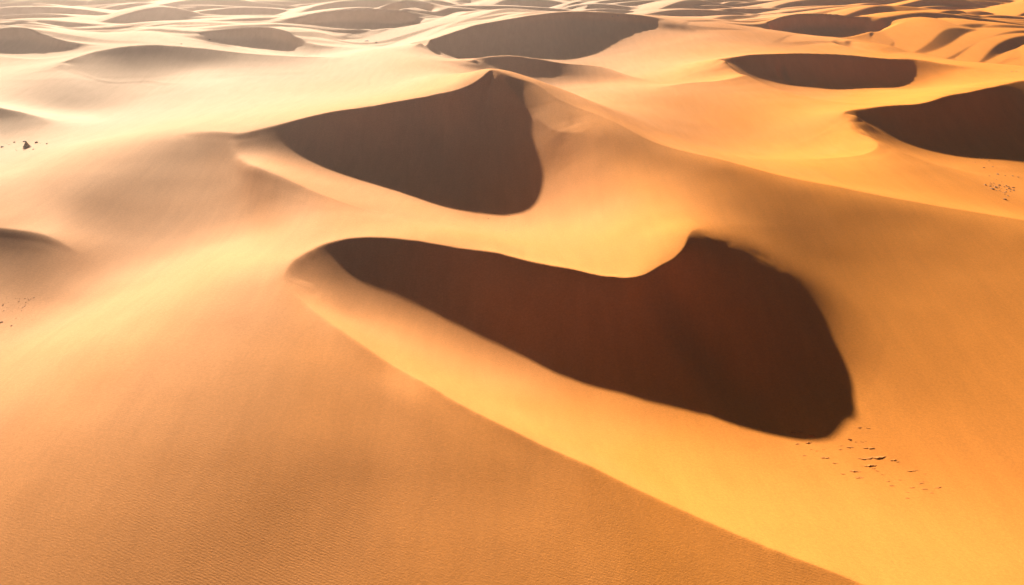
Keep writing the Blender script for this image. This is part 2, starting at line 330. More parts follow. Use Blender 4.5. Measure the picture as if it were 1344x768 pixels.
def fit():
    hx, hy, hz, hw = [], [], [], []
    for px, py, h in HP:
        gx, gy = ground(px, py, h); hx.append(gx); hy.append(gy); hz.append(h); hw.append(1. if (px, py) in STRONG else HWT)
    for w, pts in CRESTS:
        for px, py, h, s in pts:
            gx, gy = ground(px, py, h); hx.append(gx); hy.append(gy); hz.append(h); hw.append(1.6)
    hx = np.array(hx); hy = np.array(hy); hz = np.array(hz); hw = np.array(hw)
    sp = np.array([(x, y, g) for y, row in SPT for x, g in row], float); sp[:, 2] = remap(sp[:, 2])
    wc = CSIDE[CSIDE[:, 2] > 0][1::16]; nsp = len(sp); sp = np.concatenate([sp, wc])
    K = kinks(hx, hy)
    ch = np.stack(tp(hx, hy), 1)
    coef = None; cen = None

    def basis(P, cen):
        d2 = ((P[:, None, :] - cen[None]) ** 2).sum(-1)
        return np.where(d2 > 1e-14, .5 * d2 * np.log(d2 + 1e-30), 0)

    def ev(x, y):
        P = np.stack(tp(x, y), 1)
        return basis(P, cen) @ coef[:-3] + coef[-3] + coef[-2] * P[:, 0] + coef[-1] * P[:, 1]

    for it in range(4):
        if it > 1: pass
        rowsA, rhs = [], []
        if coef is None:
            cen = ch
        else:
            # where each brightness sample lands on the current surface
            dx, dy, dz = ray(sp[:, 0], sp[:, 1])
            if it == 1:
                hs = np.linspace(42, -6, 97)
                sx = np.zeros(len(sp)); sy = np.zeros(len(sp)); done = np.zeros(len(sp), bool)
                for h in hs:
                    t = (h - CH) / dz; X = dx * t; Y = dy * t
                    hit = (~done) & (ev(X, Y) + kinks(X, Y) >= h)
                    sx[hit] = X[hit]; sy[hit] = Y[hit]; done |= hit
                    sh = np.where(hit, h, 0) if h == hs[0] else np.where(hit, h, sh)
            else:
                # move towards the surface along the ray, a little at a time
                zz = ev(sx, sy) + kinks(sx, sy)
                sh = sh + np.clip(zz - sh, -1.5, 1.5)
                t = (sh - CH) / dz; sx = dx * t; sy = dy * t
            sx[nsp:] = sp[nsp:, 0]; sy[nsp:] = sp[nsp:, 1]
            cs = np.stack(tp(sx, sy), 1)
            cen = np.concatenate([ch, cs])
        n = len(cen)
        B = basis(ch, cen)
        A = np.concatenate([B, np.ones((len(ch), 1)), ch], 1) * hw[:, None]
        b = (hz - K) * hw
        if coef is not None or it > 0:
            e = .3
            x1 = sx + HORIZ[0] * e; y1 = sy + HORIZ[1] * e; x0 = sx - HORIZ[0] * e; y0 = sy - HORIZ[1] * e
            P1 = np.stack(tp(x1, y1), 1); P0 = np.stack(tp(x0, y0), 1)
            G = (basis(P1, cen) - basis(P0, cen)) / (2 * e)
            GP = (P1 - P0) / (2 * e)
            kd = (kinks(x1, y1) - kinks(x0, y0)) / (2 * e)
            W = 28.0
            if False:
                o = np.argsort(-np.abs(kd))[:12]; print('kd', it, [(tuple(sp[i]), round(float(kd[i]), 2), round(float(sh[i]), 1)) for i in o])
            A2 = np.concatenate([G, np.zeros((len(sp), 1)), GP], 1) * W
            A = np.concatenate([A, A2]); b = np.concatenate([b, (sp[:, 2] - kd) * W])
        lam = LAM
        Km = basis(cen, cen)
        R = np.zeros((n + 3, n + 3)); R[:n, :n] = Km
        Pm = np.concatenate([np.ones((n, 1)), cen], 1)
        # null-space constraint P^T c = 0 via heavy weight
        C = np.zeros((3, n + 3)); C[:, :n] = Pm.T
        # reparametrise c in the null space of Pm.T so that c^T K c >= 0
        Qf, _ = np.linalg.qr(Pm, mode='complete')
        Z = Qf[:, 3:]
        T = np.zeros((n + 3, n)); T[:n, :n - 3] = Z; T[n:, n - 3:] = np.eye(3)
        At = A @ T
        Rt = np.zeros((n, n)); Rt[:n - 3, :n - 3] = Z.T @ Km @ Z
        M = At.T @ At + lam * Rt + 1e-9 * np.eye(n)
        coef = T @ np.linalg.solve(M, At.T @ b)
    res = (ev(hx, hy) - (hz - K))
    print('fit rms', float(np.sqrt((res ** 2).mean())), 'max', float(np.abs(res).max()), 'n', len(cen), round(time.time() - T0, 1), 's')
    bad = np.argsort(-np.abs(res))[:14]
    allp = [(p[0], p[1]) for p in HP] + [(q[0], q[1]) for w, pts in CRESTS for q in pts]
    print('worst', [(allp[i], round(float(res[i]), 1)) for i in bad])
    return ev


EV = fit()

# ------------------------------------------------------------------ refine: slopes along the light spread between the crests, integrated on a table
# tabulate the smooth body on a regular (azimuth, log distance) table and read it back with cubic interpolation
TA0, TA1, TR0, TR1, TS = -.92, .92, math.log(34), math.log(950), .004
na = int((TA1 - TA0) / TS) + 1; nr = int((TR1 - TR0) / TS) + 1
_ta = TA0 + TS * np.arange(na); _tr = TR0 + TS * np.arange(nr)


def bicubic(G, x, y):
    a, r = tp(x, y)
    u = np.clip((a - TA0) / TS, 1, na - 3.001); v = np.clip((r - TR0) / TS, 1, nr - 3.001)
    iu = u.astype(int); iv = v.astype(int); fu = u - iu; fv = v - iv

    def wts(f):
        return (-.5 * f + f * f - .5 * f**3, 1 - 2.5 * f * f + 1.5 * f**3, .5 * f + 2 * f * f - 1.5 * f**3, -.5 * f * f + .5 * f**3)
    wu = wts(fu); wv = wts(fv)
    o = 0
    for j in range(4):
        o = o + wv[j] * sum(wu[k] * G[iv + j - 1, iu + k - 1] for k in range(4))
    return o


GR, GA = np.meshgrid(np.exp(_tr), _ta, indexing='ij')
GX = GR * np.sin(GA); GY = GR * np.cos(GA)
# smooth body on a coarser table first, then read up
_cs = 3
ca = np.arange(0, na, _cs); cr = np.arange(0, nr, _cs)
CT = np.zeros((len(cr), len(ca)))
for i in range(0, len(cr), 24):
    xx = GX[cr[i:i + 24]][:, ca]; yy = GY[cr[i:i + 24]][:, ca]
    CT[i:i + 24] = EV(xx.ravel(), yy.ravel()).reshape(xx.shape)


def up(G, n0, n1, f):
    def ax(G, n, f):
        u = np.arange(n) / f; i = np.clip(u.astype(int), 1, G.shape[0] - 3); t = (u - i)[:, None]
        return (G[i - 1] * (-.5 * t + t * t - .5 * t**3) + G[i] * (1 - 2.5 * t * t + 1.5 * t**3) + G[i + 1] * (.5 * t + 2 * t * t - 1.5 * t**3) + G[i + 2] * (-.5 * t * t + .5 * t**3))
    return ax(ax(G, n0, f).T, n1, f).T


BODY = up(CT, nr, na, _cs)
KT = kinks(GX.ravel(), GY.ravel()).reshape(GX.shape)
Z0 = BODY + KT
print('table', Z0.shape, round(time.time() - T0, 1))

# barriers: table edges crossed by a crest
cutA = np.zeros((nr, na - 1), bool); cutR = np.zeros((nr - 1, na), bool)
for w, Q in CURVES:
    sel = (GX > Q[:, 0].min() - 9) & (GX < Q[:, 0].max() + 9) & (GY > Q[:, 1].min() - 9) & (GY < Q[:, 1].max() + 9)
    if not sel.any():
        continue
    X = GX[sel]; Y = GY[sel]; best = np.full(X.shape, 1e18); sd = np.zeros_like(X); ok = np.zeros(X.shape, bool)
    for i in range(len(Q) - 1):
        ax, ay = Q[i, :2]; ex, ey = Q[i + 1, :2] - Q[i, :2]; L2 = ex * ex + ey * ey + 1e-12
        tt = ((X - ax) * ex + (Y - ay) * ey) / L2; t = np.clip(tt, 0, 1)
        dx = X - (ax + t * ex); dy = Y - (ay + t * ey); d2 = dx * dx + dy * dy; nb = d2 < best
        best = np.where(nb, d2, best); sd = np.where(nb, np.sign(ey * dx - ex * dy), sd)
        ok = np.where(nb, max(Q[i, 2], Q[i + 1, 2]) > .06, ok)
    S = np.zeros(GX.shape); S[sel] = np.where(ok & (best < (3 * TS * GR[sel]) ** 2), np.where(sd > 0, 1, -1), 0)
    cutA |= (S[:, 1:] * S[:, :-1] < 0); cutR |= (S[1:] * S[:-1] < 0)


def locate(px, py, Zf):
    """where the ray through a pixel first meets the table surface"""
    dx, dy, dz = ray(px, py)
    hs = np.linspace(44, -8, 209); X = dx * (-8 - CH) / dz; Y = dy * (-8 - CH) / dz; done = np.zeros(len(px), bool)
    for h in hs:
        t = (h - CH) / dz; a, b = dx * t, dy * t
        aa, rr = tp(a, b)
        iu = np.clip(np.round((aa - TA0) / TS).astype(int), 0, na - 1); iv = np.clip(np.round((rr - TR0) / TS).astype(int), 0, nr - 1)
        hit = ~done & (Zf[iv, iu] >= h)
        X[hit] = a[hit]; Y[hit] = b[hit]; done |= hit
    return X, Y


def cg(apply, b, x, diag, n, tol=1e-5):
    r_ = b - apply(x); z_ = r_ / diag; p = z_.copy(); rz = (r_ * z_).sum(); r0 = rz
    for k in range(n):
        q = apply(p); al = rz / (p * q).sum(); x = x + al * p; r_ = r_ - al * q
        z_ = r_ / diag; rn = (r_ * z_).sum()
        if rn < tol * tol * r0: break
        p = z_ + rn / rz * p; rz = rn
    return x


def down_index(f):
    return nr // f + 1, na // f + 1


SS = np.array([(x, y, g) for y, row in SPT for x, g in row] + DPT + DPT2 + DPT2, float)
SS[:, 2] = remap(SS[:, 2])


def spread(Zf):
    """slope samples spread smoothly over the table, never across a crest"""
    X, Y = locate(SS[:, 0], SS[:, 1], Zf)
    X = np.concatenate([X, CSIDE[:, 0]]); Y = np.concatenate([Y, CSIDE[:, 1]]); G0 = np.concatenate([SS[:, 2], CSIDE[:, 2]])
    aa, rr = tp(X, Y)
    iu = np.clip(np.round((aa - TA0) / TS).astype(int), 0, na - 1); iv = np.clip(np.round((rr - TR0) / TS).astype(int), 0, nr - 1)
    Wm = np.zeros((nr, na)); Gm = np.zeros((nr, na))
    wk = np.where(np.arange(len(G0)) < len(SS), 7.0, 3.)
    np.add.at(Wm, (iv, iu), wk); np.add.at(Gm, (iv, iu), wk * G0)
    cA = np.where(cutA, 0., 1.); cR = np.where(cutR, 0., 1.)
    # screened a little towards level sand
    lev = 2e-6

    def ap(x):
        o = (Wm + lev) * x
        d = (x[:, 1:] - x[:, :-1]) * cA; o[:, 1:] += d; o[:, :-1] -= d
        d = (x[1:] - x[:-1]) * cR; o[1:] += d; o[:-1] -= d
        return o
    diag = Wm + lev + 1e-9
    diag[:, 1:] += cA; diag[:, :-1] += cA; diag[1:] += cR; diag[:-1] += cR
    # start from inverse distance weighting
    P = np.stack([aa, rr], 1)
    num = np.zeros((nr, na)); den = np.zeros((nr, na))
    for k in list(range(len(SS))) + list(range(len(SS), len(P), 9)):
        w_ = 1 / (((GA - P[k, 0]) ** 2 + (np.log(GR) - P[k, 1]) ** 2) + 1e-4) ** 2
        num += w_ * G0[k]; den += w_
    g = cg(ap, Gm + lev * -.02, num / den, diag, 500)
    for _ in range(28):
        o = np.zeros_like(g)
        d = (g[:, 1:] - g[:, :-1]) * cA; o[:, 1:] -= d; o[:, :-1] += d
        d = (g[1:] - g[:-1]) * cR; o[1:] -= d; o[:-1] += d
        g = g + .22 * o
    return g


MU = .007; KAP = 1.6e-4
LX, LY = HORIZ


def integrate(g, Zs, u0):
    """table u with slope along the light of Zs+u close to g"""
    cA_ = (LX * np.cos(GA) - LY * np.sin(GA)); cR_ = (LX * np.sin(GA) + LY * np.cos(GA))
    mid = lambda M: .25 * (M[1:, 1:] + M[1:, :-1] + M[:-1, 1:] + M[:-1, :-1])
    ca_, cr_, rm = mid(cA_), mid(cR_), mid(GR)

    def slope(x):
        xa = .5 * (x[1:, 1:] - x[1:, :-1] + x[:-1, 1:] - x[:-1, :-1]); xr = .5 * (x[1:, 1:] + x[1:, :-1] - x[:-1, 1:] - x[:-1, :-1])
        return ca_ * xa + cr_ * xr

    def slopeT(y, o):
        a = .5 * ca_ * y; r_ = .5 * cr_ * y
        o[1:, 1:] += a + r_; o[1:, :-1] += -a + r_; o[:-1, 1:] += a - r_; o[:-1, :-1] += -a - r_
        return o
    WG = np.ones_like(rm)
    rhs_s = (mid(g) * rm * TS - slope(Zs)) * WG
    # height anchors
    hp = [(px, py, h, .02 if (px, py) in STRONG else .0015) for px, py, h in HP] + [(px, py, h, .05) for w, pts in CRESTS for px, py, h, s_ in pts]
    hp = np.array(hp); X, Y = ground(hp[:, 0], hp[:, 1], hp[:, 2]); aa, rr = tp(X, Y)
    iu = np.round((aa - TA0) / TS).astype(int); iv = np.round((rr - TR0) / TS).astype(int)
    ok = (iu > 1) & (iu < na - 2) & (iv > 1) & (iv < nr - 2)
    Wh = np.zeros((nr, na)); Bh = np.zeros((nr, na))
    np.add.at(Wh, (iv[ok], iu[ok]), hp[ok, 3] * AW); np.add.at(Bh, (iv[ok], iu[ok]), hp[ok, 3] * AW * (hp[ok, 2] - Zs[iv[ok], iu[ok]]))
    # rim of the table stays put
    edge = np.zeros((nr, na)); edge[:3] = edge[-3:] = 1e-3; edge[:, :3] = edge[:, -3:] = 1e-3

    def ap(x):
        o = (KM + edge) * x
        slopeT(WG * slope(x), o)
        d = MU * (x[:, 1:] - x[:, :-1]); o[:, 1:] += d; o[:, :-1] -= d
        d = MU * (x[1:] - x[:-1]); o[1:] += d; o[:-1] -= d
        return o
    b = slopeT(rhs_s, np.zeros((nr, na)))
    diag = np.full((nr, na), 1.0 + 4 * MU) + KM
    u = cg(ap, b, u0, diag, 900, 1e-6)
    r = slope(u) - rhs_s
    print('slope rms', float(np.sqrt(((r / rm / TS) ** 2).mean())), 'anchor', float(np.abs((Zs + u)[iv[ok], iu[ok]] - hp[ok, 2]).mean()), round(time.time() - T0, 1))
    if False:
        e = (Zs + u)[iv[ok], iu[ok]] - hp[ok, 2]; o = np.argsort(-np.abs(e))[:16]
        print('anch', [(int(hp[ok][i, 0]), int(hp[ok][i, 1]), hp[ok][i, 2], round(float(e[i]), 1)) for i in o])
    return u


AW = 1.0
# heights count most along the crests
KM = np.full((nr, na), KAP)
for w, Q in CURVES:
    for i in range(0, len(Q), 4):
        if Q[i, 2] < .3: continue
        a_, r_ = tp(Q[i, 0], Q[i, 1]); iu = int(round((a_ - TA0) / TS)); iv = int(round((r_ - TR0) / TS))
        y0, y1, x0, x1 = max(iv - 24, 0), min(iv + 25, nr), max(iu - 24, 0), min(iu + 25, na)
        if y1 <= y0 or x1 <= x0: continue
        yy, xx = np.mgrid[y0:y1, x0:x1]
        KM[y0:y1, x0:x1] = np.maximum(KM[y0:y1, x0:x1], .02 * np.exp(-((yy - iv) ** 2 + (xx - iu) ** 2) / 98.))
for px_, py_, h_ in SPUR:
    a_, r_ = tp(*ground(px_, py_, h_)); yy, xx = (np.log(GR) - r_) / TS, (GA - a_) / TS
    KM = np.maximum(KM, .004 * np.exp(-(yy ** 2 + xx ** 2) / 200.))
GF = spread(Z0)
U = integrate(GF, Z0, np.zeros_like(Z0))
GF = spread(Z0 + U)
U = integrate(GF, Z0, U)
for _ in range(3):
    o_ = np.zeros_like(U)
    d_ = U[:, 1:] - U[:, :-1]; o_[:, 1:] -= d_; o_[:, :-1] += d_
    d_ = U[1:] - U[:-1]; o_[1:] -= d_; o_[:-1] += d_
    U = U + .2 * o_
TAB = BODY + U


SCARPS = [(4, [(546, 77, 8, 0), (551, 78, 8, .7), (566, 82, 8, .9), (580, 86, 8, .6), (588, 88, 8, 0)]),
          (1.6, [(1128, 172, 17.5, 0), (1132, 175, 17.5, .4), (1142, 181, 17, .6), (1153, 186, 16.5, .4), (1160, 190, 16, 0)]),
          (2.5, [(1024, 112, 7, 0), (1028, 114, 7, .7), (1034, 118, 7, .7), (1038, 120, 7, 0)])]
BIG = list(zip(CURVES, SAMP)); CURVES = []; SAMP = []
for w, pts in SCARPS:
    A = np.array(pts, float); gx, gy = ground(A[:, 0], A[:, 1], A[:, 2])
    CURVES.append((w, catmull(np.stack([gx, gy, A[:, 3], A[:, 2]], 1)))); SAMP.append(resample(CURVES[-1][1]))
CURVES = [b_[0] for b_ in BIG] + CURVES; SAMP = [b_[1] for b_ in BIG] + SAMP


def table(x, y):
    return bicubic(TAB, x, y)


# ------------------------------------------------------------------ far dune field
rng = np.random.RandomState(11)

FAR = []
D = HORIZ; Lt = np.array([-D[1], D[0]])
for i in range(1750):
    r = math.exp(rng.uniform(math.log(560), math.log(5200)) if i < 800 else rng.uniform(math.log(600), math.log(1500)))
    th = rng.uniform(-.95, .95) if i < 800 else rng.uniform(-.68, .68)
    k = min(2.2, max(1., r / 1100))
    big = 1.0 if i < 800 else (.75 if i < 1100 else .42)
    FAR.append((r * math.sin(th), r * math.cos(th), rng.uniform(7, 17) * k ** .5 * big, rng.uniform(45, 140) * k * big, rng.uniform(-.5, .5), rng.uniform(-.3, .4), rng.randint(1000)))


def far_field(x, y):
    base = 3.0 * noise(x / 210, y / 210, 3) + 1.6 * noise(x / 90, y / 90, 4)
    out = np.zeros_like(x)
    wx = x + 14 * noise(x / 95, y / 95, 21); wy = y + 16 * noise(x / 95, y / 95, 22)
    for (cx, cy, h, wb, ang, bend, sd) in FAR:
        R = wb * 2.7 + h * 11 + 20
        sel = np.nonzero((np.abs(x - cx) < R) & (np.abs(y - cy) < R))[0]
        if len(sel) == 0:
            continue
        X = wx[sel] - cx; Y = wy[sel] - cy
        ca, sa = math.cos(ang), math.sin(ang)
        d = np.array([D[0] * ca - D[1] * sa, D[0] * sa + D[1] * ca]); l = np.array([-d[1], d[0]])
        a = X * d[0] + Y * d[1]; b = X * l[0] + Y * l[1]
        crest = bend * b * b / wb + .16 * wb * np.sin(b / wb * 2.3 + sd)
        a = a - crest
        env = np.exp(-(b / wb) ** 2)
        H = h * env
        ww = h * 8.5
        wind = H * np.exp(-(np.minimum(a, 0) / (ww * .55)) ** 2)
        ls = np.maximum(H - np.maximum(a, 0) * .62, 0); ls = np.where(ls < .25 * H, .25 * H * np.exp(-(np.maximum(a, 0) * .62 - .75 * H) / (.25 * H + .01)), ls)
        z = np.where(a < 0, wind, ls)
        out[sel] = np.maximum(out[sel], z)
    return base + 4, out


def height(x, y):
    x = np.asarray(x, float); y = np.asarray(y, float)
    r = np.sqrt(x * x + y * y); az = np.abs(np.arctan2(x, y))
    near = (1 - sstep(800, 920, r)) * (1 - sstep(.80, .90, az)) * sstep(35, 42, r)
    far = np.zeros_like(x); dunes = np.zeros_like(x)
    fm = r > 540
    if fm.any():
        far[fm], dunes[fm] = far_field(x[fm], y[fm])
    m = (near < .999) & (r <= 540)
    far[m] = 5 + 4 * noise(x[m] / 70, y[m] / 70, 3)
    z = far.copy(); keep = np.ones_like(x)
    m = near > 0
    kk = kinks(x[m], y[m]); zn = table(x[m], y[m]) + kk
    keep[m] = 1 - near[m] * (1 - np.exp(-(kk / 1.5) ** 2) * sstep(560, 700, r[m]) * .6)
    z[m] = zn * near[m] + far[m] * (1 - near[m])
    z += dunes * keep
    # slight swells of the sand
    z = z + .05 * noise(x / 11, y / 9, 8)
    return z


# ------------------------------------------------------------------ helpers
C = bpy.context.scene.collection


def link_mesh(name, me):
    o = bpy.data.objects.new(name, me); C.objects.link(o); return o


def grid_mesh(name, V, nrow, ncol, wrap=False):
    me = bpy.data.meshes.new(name)
    me.vertices.add(len(V)); me.vertices.foreach_set('co', V.astype(np.float32).ravel())
    i = np.arange(nrow - 1)[:, None] * ncol; j = np.arange(ncol - 1)[None]
    a = (i + j).ravel()
    quads = np.stack([a, a + 1, a + 1 + ncol, a + ncol], 1)
    if wrap:
        a = (np.arange(nrow - 1) * ncol + ncol - 1); b = np.arange(nrow - 1) * ncol
        quads = np.concatenate([quads, np.stack([a, b, b + ncol, a + ncol], 1)])
    quads = quads[:, ::-1]
    n = len(quads)
    me.loops.add(4 * n); me.loops.foreach_set('vertex_index', quads.astype(np.int32).ravel())
    me.polygons.add(n); me.polygons.foreach_set('loop_start', (np.arange(n) * 4).astype(np.int32))
    me.polygons.foreach_set('use_smooth', np.ones(n, bool))
    me.update(calc_edges=True)
    return me


# ------------------------------------------------------------------ sand material
def nd(t, kind, **kw):
    n = t.nodes.new(kind)
    for k, v in kw.items():
        if k in n.inputs: n.inputs[k].default_value = v
        else: setattr(n, k, v)
    return n


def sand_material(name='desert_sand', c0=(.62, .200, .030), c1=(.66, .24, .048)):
    m = bpy.data.materials.new(name); m.use_nodes = True
    t = m.node_tree; L = t.links; t.nodes.clear()
    out = nd(t, 'ShaderNodeOutputMaterial'); bs = nd(t, 'ShaderNodeBsdfDiffuse', Roughness=0.0); gl = nd(t, 'ShaderNodeBsdfGlossy', Roughness=.55); gl.inputs['Color'].default_value = (1, .88, .7, 1)
    ms = nd(t, 'ShaderNodeMixShader'); ms.inputs[0].default_value = .002
    L.new(bs.outputs[0], ms.inputs[1]); L.new(gl.outputs[0], ms.inputs[2]); L.new(ms.outputs[0], out.inputs[0])
    geo = nd(t, 'ShaderNodeNewGeometry')
    n1 = nd(t, 'ShaderNodeTexNoise', Scale=.012, Detail=3.0); L.new(geo.outputs['Position'], n1.inputs['Vector'])
    n2 = nd(t, 'ShaderNodeTexNoise', Scale=2.2, Detail=5.0, Roughness=.7); L.new(geo.outputs['Position'], n2.inputs['Vector'])
    mx = nd(t, 'ShaderNodeMix', data_type='RGBA')
    mx.inputs['A'].default_value = (*c0, 1); mx.inputs['B'].default_value = (*c1, 1)
    L.new(n1.outputs['Fac'], mx.inputs['Factor'])
    mr = nd(t, 'ShaderNodeMapRange'); mr.inputs['From Min'].default_value = .3; mr.inputs['From Max'].default_value = .7
    mr.inputs['To Min'].default_value = .90; mr.inputs['To Max'].default_value = 1.10
    L.new(n2.outputs['Fac'], mr.inputs['Value'])
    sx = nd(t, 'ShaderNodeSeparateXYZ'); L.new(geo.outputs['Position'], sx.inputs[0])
    # backlit sheen and haze put into the sand colour, paler towards the far left
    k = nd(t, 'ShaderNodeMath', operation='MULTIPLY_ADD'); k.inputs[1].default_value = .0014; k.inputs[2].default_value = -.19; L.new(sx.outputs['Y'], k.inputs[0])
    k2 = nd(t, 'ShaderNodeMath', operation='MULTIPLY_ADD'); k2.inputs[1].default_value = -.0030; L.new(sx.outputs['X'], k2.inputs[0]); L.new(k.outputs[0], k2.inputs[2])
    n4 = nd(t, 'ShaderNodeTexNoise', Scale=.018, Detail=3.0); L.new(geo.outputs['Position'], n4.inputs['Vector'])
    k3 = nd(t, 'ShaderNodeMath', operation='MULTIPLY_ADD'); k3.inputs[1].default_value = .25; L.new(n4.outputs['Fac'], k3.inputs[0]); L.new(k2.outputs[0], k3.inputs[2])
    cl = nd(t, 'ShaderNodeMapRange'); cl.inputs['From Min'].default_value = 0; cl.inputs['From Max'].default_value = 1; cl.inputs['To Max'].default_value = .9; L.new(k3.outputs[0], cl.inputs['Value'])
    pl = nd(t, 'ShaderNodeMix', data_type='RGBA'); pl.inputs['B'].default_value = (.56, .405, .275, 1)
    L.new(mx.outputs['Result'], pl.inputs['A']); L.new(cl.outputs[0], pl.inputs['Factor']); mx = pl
    mu = nd(t, 'ShaderNodeMix', data_type='RGBA', blend_type='MULTIPLY'); mu.inputs['Factor'].default_value = 1
    mp2 = nd(t, 'ShaderNodeMapping'); mp2.inputs['Rotation'].default_value = (0, 0, math.radians(21)); mp2.inputs['Scale'].default_value = (.30, .045, .12)
    L.new(geo.outputs['Position'], mp2.inputs['Vector'])
    n6 = nd(t, 'ShaderNodeTexNoise', Scale=1.0, Detail=7.0, Roughness=.62, Distortion=.6); L.new(mp2.outputs[0], n6.inputs['Vector'])
    mr6 = nd(t, 'ShaderNodeMapRange'); mr6.inputs['From Min'].default_value = .3; mr6.inputs['From Max'].default_value = .7
    mr6.inputs['To Min'].default_value = .95; mr6.inputs['To Max'].default_value = 1.05; L.new(n6.outputs['Fac'], mr6.inputs['Value'])
    mm = nd(t, 'ShaderNodeMath', operation='MULTIPLY'); L.new(mr.outputs[0], mm.inputs[0]); L.new(mr6.outputs[0], mm.inputs[1])
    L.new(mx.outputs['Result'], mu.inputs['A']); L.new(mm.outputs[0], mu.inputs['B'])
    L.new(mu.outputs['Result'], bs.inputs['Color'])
    # wind ripples, crests across the wind
    mp = nd(t, 'ShaderNodeMapping', vector_type='POINT'); mp.inputs['Rotation'].default_value = (0, 0, math.radians(21))
    L.new(geo.outputs['Position'], mp.inputs['Vector'])
    wv = nd(t, 'ShaderNodeTexWave', wave_type='BANDS', bands_direction='Y', wave_profile='SIN', Scale=.8, Distortion=4.5, Detail=2.0)
    wv.inputs['Detail Scale'].default_value = .7
    L.new(mp.outputs[0], wv.inputs['Vector'])
    n3 = nd(t, 'ShaderNodeTexNoise', Scale=4.0, Detail=4.0, Roughness=.65); L.new(geo.outputs['Position'], n3.inputs['Vector'])
    n5 = nd(t, 'ShaderNodeTexNoise', Scale=.035, Detail=3.0, Roughness=.6); L.new(geo.outputs['Position'], n5.inputs['Vector'])
    rp = nd(t, 'ShaderNodeMapRange'); rp.inputs['From Min'].default_value = .40; rp.inputs['From Max'].default_value = .68; rp.inputs['To Min'].default_value = .15; L.new(n5.outputs['Fac'], rp.inputs['Value'])
    b1 = nd(t, 'ShaderNodeBump', Strength=1.0, Distance=.0055); L.new(wv.outputs['Fac'], b1.inputs['Height']); L.new(rp.outputs[0], b1.inputs['Strength'])
    b2 = nd(t, 'ShaderNodeBump', Strength=1.0, Distance=.035); L.new(n3.outputs['Fac'], b2.inputs['Height']); L.new(b1.outputs[0], b2.inputs['Normal'])
    L.new(b2.outputs[0], bs.inputs['Normal']); L.new(b2.outputs[0], gl.inputs['Normal'])
    return m


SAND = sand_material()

# ------------------------------------------------------------------ the ground sheet
cols = [np.linspace(-math.pi, -1.05, 40)[:-1], np.linspace(-1.05, -.72, 100)[:-1], np.arange(-.72, .72, .004 if QUICK else .0015), np.linspace(.72, 1.05, 100), np.linspace(1.05, math.pi, 40)[1:-1]]
az = np.concatenate(cols)
rows = [0.5, 10, 20, 30, 40, 48]
r = 52.0
while r < 1500:
    rows.append(r)
    r *= 1 + min(max(.0013 * r / 80, .0014), .0026) * (2.5 if QUICK else 1)
while r < 16000:
    rows.append(r); r *= 1.02
rows = np.array(rows)
RR, AA = np.meshgrid(rows, az, indexing='ij')
X = (RR * np.sin(AA)).ravel(); Y = (RR * np.cos(AA)).ravel()
print('ground verts', len(X))
Zh = np.zeros_like(X)
for i in range(0, len(X), 400000):
    Zh[i:i + 400000] = height(X[i:i + 400000], Y[i:i + 400000])
me = grid_mesh('sand_dunes', np.stack([X, Y, Zh], 1), len(rows), len(az), wrap=True)
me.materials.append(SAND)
g = link_mesh('sand_dunes', me); g['kind'] = 'structure'
print('ground', round(time.time() - T0, 1))

# ------------------------------------------------------------------ stones and clods lying on the sand
import bmesh


def hit(P):
    """where rays through pixels meet the sand"""
    P = np.array(P, float); dx, dy, dz = ray(P[:, 0], P[:, 1])
    hs = np.linspace(44, -10, 163)[:, None]; T = (hs - CH) / dz[None]
    A = dx[None] * T; B = dy[None] * T; Z = height(A.ravel(), B.ravel()).reshape(A.shape)
    over = Z >= hs; i = np.argmax(over, 0); i = np.where(over.any(0), i, len(hs) - 1); i = np.maximum(i, 1); j = np.arange(len(P))
    e1 = Z[i, j] - hs[i, 0]; e0 = hs[i - 1, 0] - Z[i - 1, j]; f = np.clip(e0 / (e0 + e1 + 1e-9), 0, 1)
    X = A[i - 1, j] * (1 - f) + A[i, j] * f; Y = B[i - 1, j] * (1 - f) + B[i, j] * f
    return X, Y, height(X, Y)


def flat_material(name, c0, c1, scale, rough=.9, bump=.05):
    m = bpy.data.materials.new(name); m.use_nodes = True; t = m.node_tree; L = t.links
    b = t.nodes['Principled BSDF']; b.inputs['Roughness'].default_value = rough; b.inputs['Specular IOR Level'].default_value = .1
    tc = nd(t, 'ShaderNodeTexCoord'); n = nd(t, 'ShaderNodeTexNoise', Scale=scale, Detail=5.0, Roughness=.65); L.new(tc.outputs['Object'], n.inputs['Vector'])
    r = nd(t, 'ShaderNodeValToRGB'); r.color_ramp.elements[0].color = (*c0, 1); r.color_ramp.elements[1].color = (*c1, 1)
    r.color_ramp.elements[0].position = .35; r.color_ramp.elements[1].position = .65
    L.new(n.outputs['Fac'], r.inputs[0]); L.new(r.outputs[0], b.inputs['Base Color'])
    bp = nd(t, 'ShaderNodeBump', Strength=.8, Distance=bump); L.new(n.outputs['Fac'], bp.inputs['Height']); L.new(bp.outputs[0], b.inputs['Normal'])
    return m


ROCK = flat_material('dark_rock', (.20, .16, .11), (.36, .29, .2), 2.2)
ROCKB = flat_material('brown_rock', (.26, .12, .05), (.44, .21, .09), 2.6)
CLOD = flat_material('crusted_sand', (.40, .135, .025), (.60, .21, .035), 5.0)


